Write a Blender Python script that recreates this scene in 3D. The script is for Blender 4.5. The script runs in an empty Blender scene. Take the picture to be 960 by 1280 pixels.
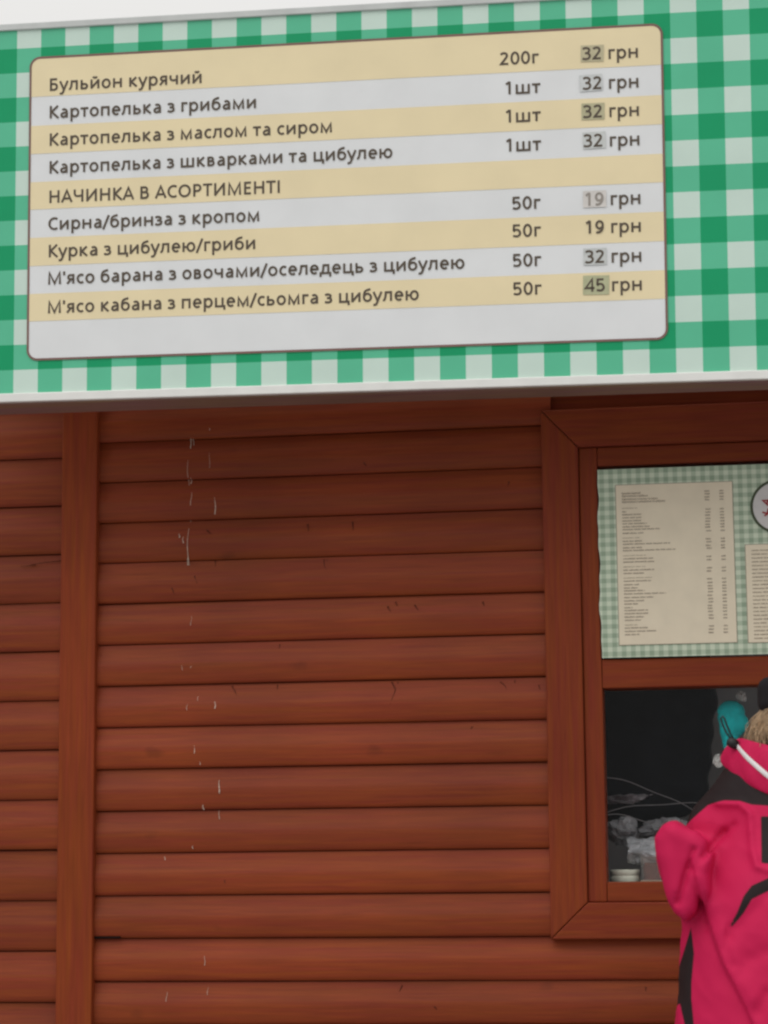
import bpy, bmesh, math, random
import numpy as np
from mathutils import Vector, Matrix
R = math.radians
SC = bpy.context.scene
COL = SC.collection

# ------------------------------------------------------------------ camera, sky, sun, exposure
CAM = np.array([1.4512, -5.0538, 1.2059]); YAW, PITCH, ROLL, F = 0.16027, 0.15866, -0.0090, 3000.0
def cam_axes():
    cy, sy, cp, sp = math.cos(YAW), math.sin(YAW), math.cos(PITCH), math.sin(PITCH)
    f = np.array([-sy*cp, cy*cp, sp]); r = np.array([cy, sy, 0.0]); u = np.cross(r, f)
    c, s = math.cos(ROLL), math.sin(ROLL)
    return c*r + s*u, -s*r + c*u, f
AX_R, AX_U, AX_F = cam_axes()
def at(px, py, Y):
    """the point of the plane y = Y measured at a pixel of the photograph"""
    d = AX_F*F + AX_R*(px-480) - AX_U*(py-640)
    return CAM + d*(Y-CAM[1])/d[1]
cam = bpy.data.cameras.new('camera'); cam_o = bpy.data.objects.new('camera', cam); COL.objects.link(cam_o)
cam.sensor_fit = 'VERTICAL'; cam.sensor_height = 24.0; cam.lens = 24.0*F/1280.0
cam.clip_start = 0.05; cam.clip_end = 3000
m = Matrix.Identity(4)
for i in range(3):
    m[i][0] = AX_R[i]; m[i][1] = AX_U[i]; m[i][2] = -AX_F[i]; m[i][3] = CAM[i]
cam_o.matrix_world = m
cam.dof.use_dof = True; cam.dof.focus_distance = 5.15; cam.dof.aperture_fstop = 4.0
SC.camera = cam_o

SUN_EL, SUN_AZ = R(48), R(-152)      # direction towards the sun, azimuth from +Y clockwise
world = bpy.data.worlds.new('World'); SC.world = world; world.use_nodes = True
wn, wl = world.node_tree.nodes, world.node_tree.links
wn.clear()
sky = wn.new('ShaderNodeTexSky'); sky.sky_type = 'NISHITA'; sky.sun_disc = False
sky.sun_elevation = SUN_EL; sky.sun_rotation = SUN_AZ; sky.air_density = 1.0; sky.dust_density = 4.0; sky.ozone_density = 1.0
hs = wn.new('ShaderNodeHueSaturation'); hs.inputs['Saturation'].default_value = 0.06
mx = wn.new('ShaderNodeMix'); mx.data_type = 'RGBA'; mx.inputs['Factor'].default_value = 0.8
bg = wn.new('ShaderNodeBackground'); bg.inputs['Strength'].default_value = 0.1
wo = wn.new('ShaderNodeOutputWorld')
wl.new(sky.outputs[0], hs.inputs['Color']); wl.new(hs.outputs[0], mx.inputs['A'])
# an overcast cloud layer: three times brighter overhead than at the horizon
tcw = wn.new('ShaderNodeTexCoord'); sxw = wn.new('ShaderNodeSeparateXYZ'); wl.new(tcw.outputs['Generated'], sxw.inputs[0])
mrw = wn.new('ShaderNodeMapRange'); mrw.inputs['From Min'].default_value = 0.0; mrw.inputs['From Max'].default_value = 1.0
mrw.inputs['To Min'].default_value = 5.6; mrw.inputs['To Max'].default_value = 16.8; wl.new(sxw.outputs['Z'], mrw.inputs['Value'])
vmw = wn.new('ShaderNodeVectorMath'); vmw.operation = 'SCALE'; vmw.inputs[0].default_value = (1.0, 0.988, 0.965)
wl.new(mrw.outputs[0], vmw.inputs['Scale']); wl.new(vmw.outputs[0], mx.inputs['B'])
wl.new(mx.outputs['Result'], bg.inputs['Color']); wl.new(bg.outputs[0], wo.inputs[0])

sun = bpy.data.lights.new('sun', 'SUN'); sun.energy = 0.5; sun.angle = R(50); sun.color = (1.0, 0.97, 0.93)
sun_o = bpy.data.objects.new('sun', sun); COL.objects.link(sun_o)
sd = Vector((math.sin(SUN_AZ)*math.cos(SUN_EL), math.cos(SUN_AZ)*math.cos(SUN_EL), math.sin(SUN_EL)))
sun_o.rotation_euler = sd.to_track_quat('Z', 'Y').to_euler(); sun_o.location = (-4, -6, 12)
SC.view_settings.view_transform = 'Standard'; SC.view_settings.look = 'None'
SC.view_settings.gamma = 1; SC.view_settings.use_curve_mapping = False
SC.view_settings.exposure = 0.0
SC.cycles.max_bounces = 8; SC.cycles.filter_width = 2.4

# ------------------------------------------------------------------ helpers
rng = np.random.default_rng(7); random.seed(7)
def tag(o, label=None, cat=None, group=None, kind=None):
    if label: o['label'] = label
    if cat: o['category'] = cat
    if group: o['group'] = group
    if kind: o['kind'] = kind
    return o
def thing(name, label, cat, loc=(0, 0, 0), group=None):
    o = bpy.data.objects.new(name, None); o.empty_display_size = 0.1; COL.objects.link(o); o.location = loc
    return tag(o, label, cat, group)
def link(name, me, mat=None, parent=None, smooth=False):
    o = bpy.data.objects.new(name, me); COL.objects.link(o)
    if mat is not None: me.materials.append(mat)
    if smooth:
        me.polygons.foreach_set('use_smooth', [True]*len(me.polygons))
    if parent is not None:
        o.parent = parent
        if parent.get('_world'):
            pass
    return o
def mesh(name, V, Fc):
    me = bpy.data.meshes.new(name); me.from_pydata([tuple(map(float, v)) for v in V], [], [tuple(map(int, f)) for f in Fc]); me.update()
    return me
class MB:
    """collects boxes, prisms and tubes for one mesh"""
    def __init__(s): s.b = bmesh.new()
    def box(s, x0, x1, y0, y1, z0, z1, bev=0.0):
        r = bmesh.ops.create_cube(s.b, size=1.0)['verts']
        for v in r:
            v.co = ((x0+x1)/2 + v.co.x*(x1-x0), (y0+y1)/2 + v.co.y*(y1-y0), (z0+z1)/2 + v.co.z*(z1-z0))
        if bev:
            es = list({e for v in r for e in v.link_edges})
            bmesh.ops.bevel(s.b, geom=es, offset=bev, segments=2, profile=0.5, affect='EDGES')
        return s
    def prism(s, pts, y0, y1):
        """polygon in x,z pushed from y0 (front) to y1 (back)"""
        a = [s.b.verts.new((p[0], y0, p[1])) for p in pts]; b = [s.b.verts.new((p[0], y1, p[1])) for p in pts]
        n = len(pts); s.b.faces.new(a); s.b.faces.new(b[::-1])
        for i in range(n):
            s.b.faces.new((a[(i+1) % n], a[i], b[i], b[(i+1) % n]))
        return s
    def tube(s, pts, r, n=8, r1=None):
        pts = [Vector(p) for p in pts]; rings = []
        for i, p in enumerate(pts):
            t = (pts[min(i+1, len(pts)-1)] - pts[max(i-1, 0)]).normalized()
            a = t.orthogonal().normalized() if i == 0 else (rings_a - t*rings_a.dot(t)).normalized()
            rings_a = a; b = t.cross(a)
            rr = r if r1 is None else r + (r1-r)*i/(len(pts)-1)
            rings.append([s.b.verts.new(p + (a*math.cos(2*math.pi*k/n) + b*math.sin(2*math.pi*k/n))*rr) for k in range(n)])
        for i in range(len(rings)-1):
            for k in range(n):
                s.b.faces.new((rings[i][k], rings[i][(k+1) % n], rings[i+1][(k+1) % n], rings[i+1][k]))
        s.b.faces.new(rings[0][::-1]); s.b.faces.new(rings[-1])
        return s
    def lathe(s, prof, cx, cy, n=32):
        rings = [[s.b.verts.new((cx + r*math.cos(2*math.pi*k/n), cy + r*math.sin(2*math.pi*k/n), z)) for k in range(n)] for r, z in prof]
        for i in range(len(rings)-1):
            for k in range(n):
                s.b.faces.new((rings[i][k], rings[i][(k+1) % n], rings[i+1][(k+1) % n], rings[i+1][k]))
        s.b.faces.new(rings[0][::-1]); s.b.faces.new(rings[-1])
        return s
    def build(s, name, mat, parent=None, smooth=False):
        bmesh.ops.recalc_face_normals(s.b, faces=s.b.faces[:])
        me = bpy.data.meshes.new(name); s.b.to_mesh(me); s.b.free()
        return link(name, me, mat, parent, smooth)

# ---- signed distance shapes -> one continuous surface
def rcone(P, a, b, ra, rb, sc=(1, 1, 1)):
    S = np.array(sc, float); Q = P*S; a = np.array(a)*S; b = np.array(b)*S
    ba = b-a; t = np.clip(((Q-a)@ba)/max(ba@ba, 1e-12), 0, 1)
    return np.linalg.norm(Q - a - t[..., None]*ba, axis=-1) - (ra + (rb-ra)*t)
def ellip(P, c, r):
    r = np.array(r); q = (P-np.array(c))/r
    k = np.linalg.norm(q, axis=-1); k2 = np.linalg.norm(q/r, axis=-1)
    return k*(k-1)/np.maximum(k2, 1e-9)
def smin(a, b, k):
    h = np.clip(0.5 + 0.5*(b-a)/k, 0, 1); return b + (a-b)*h - k*h*(1-h)
def noise3(P, seed, f):
    g = np.random.default_rng(seed); out = 0
    for i in range(6):
        w = g.normal(size=3); w = w/np.linalg.norm(w)*f*(0.7+0.9*g.random())
        out = out + np.sin(P@w + g.random()*6.28)
    return out/6
def surface(fn, lo, hi, h):
    lo, hi = np.array(lo, float), np.array(hi, float)
    n = np.ceil((hi-lo)/h).astype(int)+1
    ax = [lo[i] + h*np.arange(n[i]) for i in range(3)]
    D = np.empty(n)
    for i in range(0, n[0], 16):                               # slabs, to keep memory low
        X, Y, Z = np.meshgrid(ax[0][i:i+16], ax[1], ax[2], indexing='ij')
        D[i:i+16] = fn(np.stack([X, Y, Z], -1))
    ins = D < 0
    cs = [(i, j, k) for i in (0, 1) for j in (0, 1) for k in (0, 1)]
    sl = lambda A, c: A[c[0]:n[0]-1+c[0], c[1]:n[1]-1+c[1], c[2]:n[2]-1+c[2]]
    cnt = sum(sl(ins, c).astype(int) for c in cs); act = (cnt > 0) & (cnt < 8)
    acc = np.zeros(act.shape+(3,)); num = np.zeros(act.shape)
    for ca in cs:
        for d in range(3):
            if ca[d]: continue
            cb = list(ca); cb[d] = 1
            da, db = sl(D, ca), sl(D, cb); cr = (da < 0) != (db < 0)
            t = np.where(cr, da/np.where(cr, da-db, 1), 0)
            for q in range(3):
                acc[..., q] += np.where(cr, ca[q] + (t if q == d else 0), 0)
            num += cr
    idx = -np.ones(act.shape, int); idx[act] = np.arange(act.sum())
    base = np.argwhere(act)
    V = lo + h*(base + acc[act]/num[act][:, None])
    faces = []
    for d in range(3):
        e1, e2 = (d+1) % 3, (d+2) % 3
        A = np.moveaxis(ins, (d, e1, e2), (0, 1, 2)); I = np.moveaxis(idx, (d, e1, e2), (0, 1, 2))
        a, b = A[:-1, 1:-1, 1:-1], A[1:, 1:-1, 1:-1]
        q = [I[:, 0:-1, 0:-1], I[:, 1:, 0:-1], I[:, 1:, 1:], I[:, 0:-1, 1:]]
        for cond, order in ((a & ~b, (0, 1, 2, 3)), (~a & b, (3, 2, 1, 0))):
            w = np.where(cond)
            faces.append(np.stack([q[o][w] for o in order], -1))
    Fc = np.concatenate(faces); Fc = Fc[(Fc >= 0).all(1)]
    me = bpy.data.meshes.new('surface'); me.vertices.add(len(V)); me.vertices.foreach_set('co', V.ravel())
    me.loops.add(Fc.size); me.loops.foreach_set('vertex_index', Fc.ravel())
    me.polygons.add(len(Fc)); me.polygons.foreach_set('loop_start', np.arange(0, Fc.size, 4)); me.polygons.foreach_set('loop_total', np.full(len(Fc), 4))
    me.update(calc_edges=True); me.validate()
    return me, V

# ------------------------------------------------------------------ materials
def new_mat(name):
    M = bpy.data.materials.new(name); M.use_nodes = True
    nt = M.node_tree; return M, nt, nt.nodes['Principled BSDF'], nt.nodes.new, nt.links.new
def plain(name, col, rough=0.6, spec=0.4, var=0.08, scale=30, bump=0.0, metal=0.0):
    M, nt, p, N, L = new_mat(name)
    p.inputs['Roughness'].default_value = rough; p.inputs['Specular IOR Level'].default_value = spec; p.inputs['Metallic'].default_value = metal
    tc = N('ShaderNodeTexCoord'); no = N('ShaderNodeTexNoise'); no.inputs['Scale'].default_value = scale; no.inputs['Detail'].default_value = 5
    L(tc.outputs['Object'], no.inputs['Vector'])
    mr = N('ShaderNodeMapRange'); mr.inputs['From Min'].default_value = 0.3; mr.inputs['From Max'].default_value = 0.7
    mr.inputs['To Min'].default_value = 1-var; mr.inputs['To Max'].default_value = 1+var
    L(no.outputs['Fac'], mr.inputs['Value'])
    vm = N('ShaderNodeVectorMath'); vm.operation = 'SCALE'; vm.inputs[0].default_value = col
    L(mr.outputs[0], vm.inputs['Scale']); L(vm.outputs[0], p.inputs['Base Color'])
    if bump:
        b = N('ShaderNodeBump'); b.inputs['Strength'].default_value = 0.5; b.inputs['Distance'].default_value = bump
        L(no.outputs['Fac'], b.inputs['Height']); L(b.outputs[0], p.inputs['Normal'])
    return M
def math_node(N, L, op, a, b=None):
    n = N('ShaderNodeMath'); n.operation = op
    for i, v in enumerate((a, b)):
        if v is None: continue
        if isinstance(v, (int, float)): n.inputs[i].default_value = v
        else: L(v, n.inputs[i])
    return n.outputs[0]
def wood(name, col, pitch=None, z0=0.0, vertical=False, knots=True, rough=0.5, spec=0.16):
    """red-brown wood stain: grain along the board, board to board tone, knots"""
    M, nt, p, N, L = new_mat(name)
    tc = N('ShaderNodeTexCoord'); mp = N('ShaderNodeMapping'); L(tc.outputs['Object'], mp.inputs['Vector'])
    mp.inputs['Scale'].default_value = (60, 60, 2.5) if vertical else (2.5, 60, 60)
    g = N('ShaderNodeTexNoise'); g.inputs['Scale'].default_value = 3.0; g.inputs['Detail'].default_value = 6; g.inputs['Distortion'].default_value = 0.6
    L(mp.outputs[0], g.inputs['Vector'])
    big = N('ShaderNodeTexNoise'); big.inputs['Scale'].default_value = 2.2; big.inputs['Detail'].default_value = 3; L(tc.outputs['Object'], big.inputs['Vector'])
    f = math_node(N, L, 'ADD', math_node(N, L, 'MULTIPLY', g.outputs['Fac'], 0.62), 0.69)
    f2 = math_node(N, L, 'ADD', math_node(N, L, 'MULTIPLY', big.outputs['Fac'], 0.75), 0.625)
    f = math_node(N, L, 'MULTIPLY', f, f2)
    sx = N('ShaderNodeSeparateXYZ'); L(tc.outputs['Object'], sx.inputs[0])
    if pitch:
        idx = math_node(N, L, 'FLOOR', math_node(N, L, 'DIVIDE', math_node(N, L, 'SUBTRACT', sx.outputs['Z'], z0), pitch))
        w = N('ShaderNodeTexWhiteNoise'); w.noise_dimensions = '1D'; L(idx, w.inputs['W'])
        f = math_node(N, L, 'MULTIPLY', f, math_node(N, L, 'ADD', math_node(N, L, 'MULTIPLY', w.outputs['Value'], 0.22), 0.89))
    if knots:
        mk = N('ShaderNodeMapping'); L(tc.outputs['Object'], mk.inputs['Vector']); mk.inputs['Scale'].default_value = (6.0, 0.0, 10.5)
        dn = N('ShaderNodeTexNoise'); dn.inputs['Scale'].default_value = 28; L(tc.outputs['Object'], dn.inputs['Vector'])
        add = N('ShaderNodeVectorMath'); add.operation = 'MULTIPLY_ADD'; add.inputs[1].default_value = (0.22, 0, 0.22)
        L(dn.outputs['Color'], add.inputs[0]); L(mk.outputs[0], add.inputs[2])
        vo = N('ShaderNodeTexVoronoi'); vo.inputs['Scale'].default_value = 1.0; vo.inputs['Randomness'].default_value = 1.0; L(add.outputs[0], vo.inputs['Vector'])
        sel = N('ShaderNodeSeparateColor'); L(vo.outputs['Color'], sel.inputs[0])
        on = math_node(N, L, 'GREATER_THAN', sel.outputs[0], 0.70)
        k = N('ShaderNodeMapRange'); k.inputs['From Min'].default_value = 0.05; k.inputs['From Max'].default_value = 0.15; k.inputs['To Min'].default_value = 0.26; k.inputs['To Max'].default_value = 0.0
        L(vo.outputs['Distance'], k.inputs['Value'])
        kk = math_node(N, L, 'SUBTRACT', 1.0, math_node(N, L, 'MULTIPLY', k.outputs[0], on))
        f = math_node(N, L, 'MULTIPLY', f, kk)
    hn = N('ShaderNodeTexNoise'); hn.inputs['Scale'].default_value = 1.6; hn.inputs['Detail'].default_value = 4; L(mp.outputs[0], hn.inputs['Vector'])
    hm = N('ShaderNodeMix'); hm.data_type = 'RGBA'; hm.inputs['A'].default_value = (col[0]*0.96, col[1]*0.90, col[2]*1.15, 1); hm.inputs['B'].default_value = (col[0]*1.04, col[1]*1.20, col[2]*0.9, 1)
    hr = N('ShaderNodeMapRange'); hr.inputs['From Min'].default_value = 0.35; hr.inputs['From Max'].default_value = 0.65; L(hn.outputs['Fac'], hr.inputs['Value']); L(hr.outputs[0], hm.inputs['Factor'])
    vm = N('ShaderNodeVectorMath'); vm.operation = 'SCALE'; L(hm.outputs['Result'], vm.inputs[0]); L(f, vm.inputs['Scale']); L(vm.outputs[0], p.inputs['Base Color'])
    p.inputs['Roughness'].default_value = rough; p.inputs['Specular IOR Level'].default_value = spec
    b = N('ShaderNodeBump'); b.inputs['Strength'].default_value = 0.25; b.inputs['Distance'].default_value = 0.0015
    L(g.outputs['Fac'], b.inputs['Height']); L(b.outputs[0], p.inputs['Normal'])
    return M
def gingham(name, c0, c1, c2, u0, pu, v0, pv, rough=0.35):
    """printed check: 0, 1 or 2 crossing bands; object x,y in metres"""
    M, nt, p, N, L = new_mat(name)
    tc = N('ShaderNodeTexCoord'); s = N('ShaderNodeSeparateXYZ'); L(tc.outputs['Object'], s.inputs[0])
    def band(o, a, per):
        fr = math_node(N, L, 'FLOORED_MODULO', math_node(N, L, 'SUBTRACT', o, a), per)
        return math_node(N, L, 'LESS_THAN', fr, per*0.5)
    n = math_node(N, L, 'ADD', band(s.outputs['X'], u0, pu), band(s.outputs['Y'], v0, pv))
    m1 = N('ShaderNodeMix'); m1.data_type = 'RGBA'; m1.inputs['A'].default_value = c0+(1,); m1.inputs['B'].default_value = c1+(1,)
    L(math_node(N, L, 'GREATER_THAN', n, 0.5), m1.inputs['Factor'])
    m2 = N('ShaderNodeMix'); m2.data_type = 'RGBA'; m2.inputs['B'].default_value = c2+(1,)
    L(math_node(N, L, 'GREATER_THAN', n, 1.5), m2.inputs['Factor']); L(m1.outputs['Result'], m2.inputs['A'])
    no = N('ShaderNodeTexNoise'); no.inputs['Scale'].default_value = 7; no.inputs['Detail'].default_value = 6; L(tc.outputs['Object'], no.inputs['Vector'])
    mr = N('ShaderNodeMapRange'); mr.inputs['To Min'].default_value = 0.9; mr.inputs['To Max'].default_value = 1.08; L(no.outputs['Fac'], mr.inputs['Value'])
    vm = N('ShaderNodeVectorMath'); vm.operation = 'SCALE'; L(m2.outputs['Result'], vm.inputs[0]); L(mr.outputs[0], vm.inputs['Scale'])
    L(vm.outputs[0], p.inputs['Base Color']); p.inputs['Roughness'].default_value = rough; p.inputs['Specular IOR Level'].default_value = 0.22
    return M
def glass(name, mixf=0.03, tint=(0.93, 0.95, 0.94)):
    M, nt, p, N, L = new_mat(name); nt.nodes.remove(p)
    t = N('ShaderNodeBsdfTransparent'); t.inputs[0].default_value = tint+(1,)
    g = N('ShaderNodeBsdfGlossy'); g.inputs['Roughness'].default_value = 0.03
    mxs = N('ShaderNodeMixShader'); mxs.inputs[0].default_value = mixf
    L(t.outputs[0], mxs.inputs[1]); L(g.outputs[0], mxs.inputs[2]); L(mxs.outputs[0], nt.nodes['Material Output'].inputs[0])
    return M

WOODC = (0.222, 0.0370, 0.0103)
M_plank = wood('stained_planks', WOODC, 0.09, 2.2016, rough=0.48, spec=0.19)
M_plank2 = wood('stained_planks_left', (0.214, 0.038, 0.0125), 0.1074, 2.1709)
M_post = wood('stained_post', (0.220, 0.039, 0.0125), vertical=True, knots=False, rough=0.5, spec=0.1)
M_rail = wood('stained_rail', (0.200, 0.036, 0.0135), knots=False, rough=0.5, spec=0.1)
M_stile = wood('stained_stile', (0.200, 0.036, 0.0135), vertical=True, knots=False, rough=0.5, spec=0.1)
M_ledge = wood('ledge_wood', (0.25, 0.145, 0.115), knots=False, rough=0.6)
M_white = plain('white_aluminium', (0.80, 0.80, 0.77), 0.35, 0.5, 0.04, 18)
M_grey = plain('grey_aluminium', (0.55, 0.57, 0.56), 0.4, 0.5, 0.06, 18)
M_green = gingham('green_gingham', (0.62, 0.77, 0.69), (0.115, 0.535, 0.325), (0.007, 0.34, 0.14), 0.0248, 0.1108, 0.6465, 0.1110)
M_paperw = plain('panel_white', (0.775, 0.79, 0.80), 0.4, 0.4, 0.03, 9)
M_cream = plain('panel_cream', (0.85, 0.725, 0.46), 0.4, 0.4, 0.03, 9)
M_border = plain('panel_border', (0.22, 0.125, 0.11), 0.5, 0.3, 0.1, 20)
M_ink = plain('brown_ink', (0.105, 0.082, 0.060), 0.5, 0.3, 0.1, 40)
M_inkf = plain('faded_ink', (0.30, 0.27, 0.24), 0.5, 0.3, 0.1, 40)
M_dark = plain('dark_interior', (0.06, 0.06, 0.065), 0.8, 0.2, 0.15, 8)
M_roof = plain('roof_sheet', (0.10, 0.05, 0.04), 0.5, 0.4, 0.1, 6)

# ------------------------------------------------------------------ setting: trampled snow
V = []; Fc = []
gs = 61; ext = np.sign(np.linspace(-1, 1, gs))*np.abs(np.linspace(-1, 1, gs))**3*400
for yv in ext:
    for xv in ext:
        d = math.hypot(xv-1, yv+1); V.append((xv, yv, 0.03*math.sin(xv*1.3)*math.cos(yv*1.7)*min(1, max(0, d-3)/4) + (0.25*math.sin(xv*.05)*math.cos(yv*.07) if d > 12 else 0)))
for j in range(gs-1):
    for i in range(gs-1):
        a = j*gs+i; Fc.append((a, a+1, a+gs+1, a+gs))
M_snow = plain('trampled_snow', (0.33, 0.33, 0.33), 0.8, 0.2, 0.25, 2.5, 0.02)
g = link('ground', mesh('ground', V, Fc), M_snow, None, True); tag(g, 'trampled grey snow around the kiosk', None, None, 'structure')

# ------------------------------------------------------------------ wooden kiosk
kiosk = thing('wooden_kiosk', 'red-brown plank kiosk with a framed serving window under the green menu board', 'kiosk')
X0, X1, Y1, ZT = -1.15, 2.75, 2.3, 3.02
PROF = [(0.0, 0.005), (0.0, -0.0056), (0.02, -0.0078), (0.08, -0.0098), (0.20, -0.0112), (0.38, -0.0120), (0.48, -0.0119), (0.545, -0.0106), (0.68, -0.0068), (0.85, -0.0028), (0.976, -0.0008), (0.980, 0.005), (1.0, 0.005)]
def plank_strip(x0, x1, z_line0, pitch, k0, k1, yf=0.0, bulge=0.011, nseg=1):
    """log-profile boards; every board starts under the lip of the one above"""
    V, Fc = [], []
    # t runs from the bottom (0) of the board to the top (1)
    prof = PROF
    xs = np.linspace(x0, x1, max(2, int((x1-x0)/0.12)))
    for k in range(k0, k1):
        zb = z_line0 - (k+1)*pitch
        r = np.random.default_rng(100+k+int(pitch*1e4)); ph = r.random(2)*6.28; am = 0.0007
        dy = r.normal()*0.0008
        b0 = len(V)
        for x in xs:
            wv = am*math.sin(x*2.1+ph[0]); wy = 0.0009*math.sin(x*1.3+ph[1])+dy
            for t, y in prof:
                V.append((x, yf + y*bulge/0.011 + wy, zb + t*pitch + wv))
        n = len(prof)
        for i in range(len(xs)-1):
            for j in range(n-1):
                a = b0+i*n+j; Fc.append((a, a+n, a+n+1, a+1))
    return V, Fc
def add_planks(name, parts, mat):
    V, Fc = [], []
    for v, f in parts:
        o = len(V); V += v; Fc += [tuple(i+o for i in q) for q in f]
    me = mesh(name, V, Fc); o = link(name, me, mat, kiosk, True)
    me.set_sharp_from_angle(angle=R(40)); return o
WX0, WX1, WZ0, WZ1 = 0.9800, 1.9700, 1.1143, 2.2290      # window casing, outer edge
kz = lambda z: int(round((2.2016-z)/0.09))
add_planks('plank_wall', [plank_strip(0.0, WX0+0.02, 2.2016, 0.09, -9, 24),
                          plank_strip(WX0+0.02, WX1-0.02, 2.2016, 0.09, -9, -1), plank_strip(WX0+0.02, WX1-0.02, 2.2016, 0.09, 11, 24),
                          plank_strip(WX1-0.02, X1, 2.2016, 0.09, -9, 24)], M_plank)
add_planks('plank_wall', [plank_strip(X0, -0.0795, 2.1709, 0.1074, -8, 20, -0.004)], M_plank2)
# the board behind the joints and the window surround
xs_, zs_ = (X0, WX0+0.03, WX1-0.03, X1), (0.02, WZ0+0.03, WZ1-0.03, ZT)
V = [(x, y, z) for y in (0.0095, 0.06) for x in xs_ for z in zs_]; ix = lambda a, b, c: a*16+b*4+c; Fc = []
for b in range(3):
    for c in range(3):
        if (b, c) == (1, 1): continue
        Fc += [(ix(0, b, c), ix(0, b+1, c), ix(0, b+1, c+1), ix(0, b, c+1)), (ix(1, b, c), ix(1, b, c+1), ix(1, b+1, c+1), ix(1, b+1, c))]
for (b0, c0), (b1, c1) in (((1, 1), (2, 1)), ((2, 1), (2, 2)), ((2, 2), (1, 2)), ((1, 2), (1, 1)), ((0, 0), (3, 0)), ((3, 0), (3, 3)), ((3, 3), (0, 3)), ((0, 3), (0, 0))):
    Fc.append((ix(0, b0, c0), ix(0, b1, c1), ix(1, b1, c1), ix(1, b0, c0)))
link('wall_backing', mesh('wall_backing', V, Fc), M_rail, kiosk)
MB().box(X0, X0+0.05, 0.061, Y1, 0.02, ZT).build('side_wall', M_rail, kiosk)
sw = MB()                                   # the other side wall gets an unseen opening, added to let light inside
ys, zs = (0.061, 0.5, 1.6, Y1), (0.02, 1.15, 2.3, ZT)
for x in (X1-0.05, X1):
    pass
V = [(x, y, z) for x in (X1-0.05, X1) for y in ys for z in zs]; ix = lambda a, b, c: a*16+b*4+c; Fc = []
for b in range(3):
    for c in range(3):
        if (b, c) == (1, 1): continue
        Fc += [(ix(0, b, c), ix(0, b, c+1), ix(0, b+1, c+1), ix(0, b+1, c)), (ix(1, b, c), ix(1, b+1, c), ix(1, b+1, c+1), ix(1, b, c+1))]
for (b0, c0), (b1, c1) in (((1, 1), (2, 1)), ((2, 1), (2, 2)), ((2, 2), (1, 2)), ((1, 2), (1, 1)), ((0, 0), (3, 0)), ((3, 0), (3, 3)), ((3, 3), (0, 3)), ((0, 3), (0, 0))):
    Fc.append((ix(0, b0, c0), ix(0, b1, c1), ix(1, b1, c1), ix(1, b0, c0)))
link('side_wall', mesh('side_wall', V, Fc), M_rail, kiosk)
MB().box(X0+0.05, X1-0.05, Y1-0.05, Y1, 0.02, ZT).build('rear_wall', M_rail, kiosk)
post = MB(); post.box(-0.0800, 0.0, -0.0260, 0.0085, 0.02, 2.60, 0.003); post.build('post', M_post, kiosk)
for x in (X0-0.03, X1-0.06): MB().box(x, x+0.09, -0.03, 0.06, 0.02, ZT, 0.003).build('corner_post', M_post, kiosk)
rf = MB(); rf.box(X0-0.1, X1+0.1, 0.02, Y1+0.25, ZT, ZT+0.06, 0.004); rf.build('roof', M_roof, kiosk)
M_inwall = plain('interior_panel', (0.70, 0.71, 0.73), 0.6, 0.3, 0.08, 4)
ib = MB(); ib.box(X0+0.06, X1-0.06, 1.62, 1.65, 0.1, 2.9); ib.build('interior_back_panel', M_inwall, kiosk)
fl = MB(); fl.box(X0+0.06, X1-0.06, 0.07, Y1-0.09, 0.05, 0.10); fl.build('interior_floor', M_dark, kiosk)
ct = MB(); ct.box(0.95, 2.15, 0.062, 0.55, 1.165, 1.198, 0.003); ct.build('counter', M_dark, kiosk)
# slanted board closing the gap under the sign
ze = lambda x: 2.2236 - 0.0124*(x+0.15)
lv = []
for x, d in ((-0.30, 0.240), (2.22, 0.278)):
    z = ze(x)
    lv += [(x, -0.346, z+0.018), (x, -0.346, z), (x, -d, z), (x, -d, z+0.018)]
link('ledge_board', mesh('ledge_board', lv, [(0, 1, 5, 4), (1, 2, 6, 5), (2, 3, 7, 6), (3, 0, 4, 7), (0, 3, 2, 1), (4, 5, 6, 7)]), M_ledge, kiosk)
for x in (-0.2, 0.75, 1.7):
    MB().box(x, x+0.04, -0.30, 0.009, 2.62, 2.66, 0.002).build('sign_bracket', M_dark, kiosk)

# window: casing with mitred corners, sash, two panes
win = MB().box(WX0+0.031, WX0+0.04, 0.05, 0.058, 1.5, 1.6).build('window', M_stile, kiosk)
cw = 0.0775
o_ = [(WX0, WZ0), (WX1, WZ0), (WX1, WZ1), (WX0, WZ1)]; i_ = [(WX0+cw, WZ0+0.0745), (WX1-cw, WZ0+0.0745), (WX1-cw, WZ1-0.083), (WX0+cw, WZ1-0.083)]
gap = 0.0006
for a, b, mt in ((0, 1, M_rail), (1, 2, M_stile), (2, 3, M_rail), (3, 0, M_stile)):
    c = MB(); P = [Vector((p[0], p[1])) for p in (o_[a], o_[b], i_[b], i_[a])]; cen = sum(P, Vector((0, 0)))/4
    P = [p + (cen-p).normalized()*gap for p in P]
    c.prism([(p.x, p.y) for p in P], -0.028, 0.009)
    bmesh.ops.bevel(c.b, geom=[e for e in c.b.edges if all(v.co.y < -0.02 for v in e.verts)], offset=0.003, segments=2, affect='EDGES', profile=0.5)
    c.build('casing', mt, win)
sx0, sx1, sz0, sz1 = WX0+cw+0.0005, WX1-cw-0.0005, WZ0+0.075, WZ1-0.0835
ox0, ox1, lz0, lz1, uz0, uz1 = 1.0975, 1.8525, 1.2305, 1.6315, 1.6925, 2.1040
for a in ((sx0, ox0), (ox1, sx1)):
    MB().box(a[0], a[1], -0.0185, 0.05, sz0, sz1, 0.003).build('sash_stile', M_stile, win)
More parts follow.
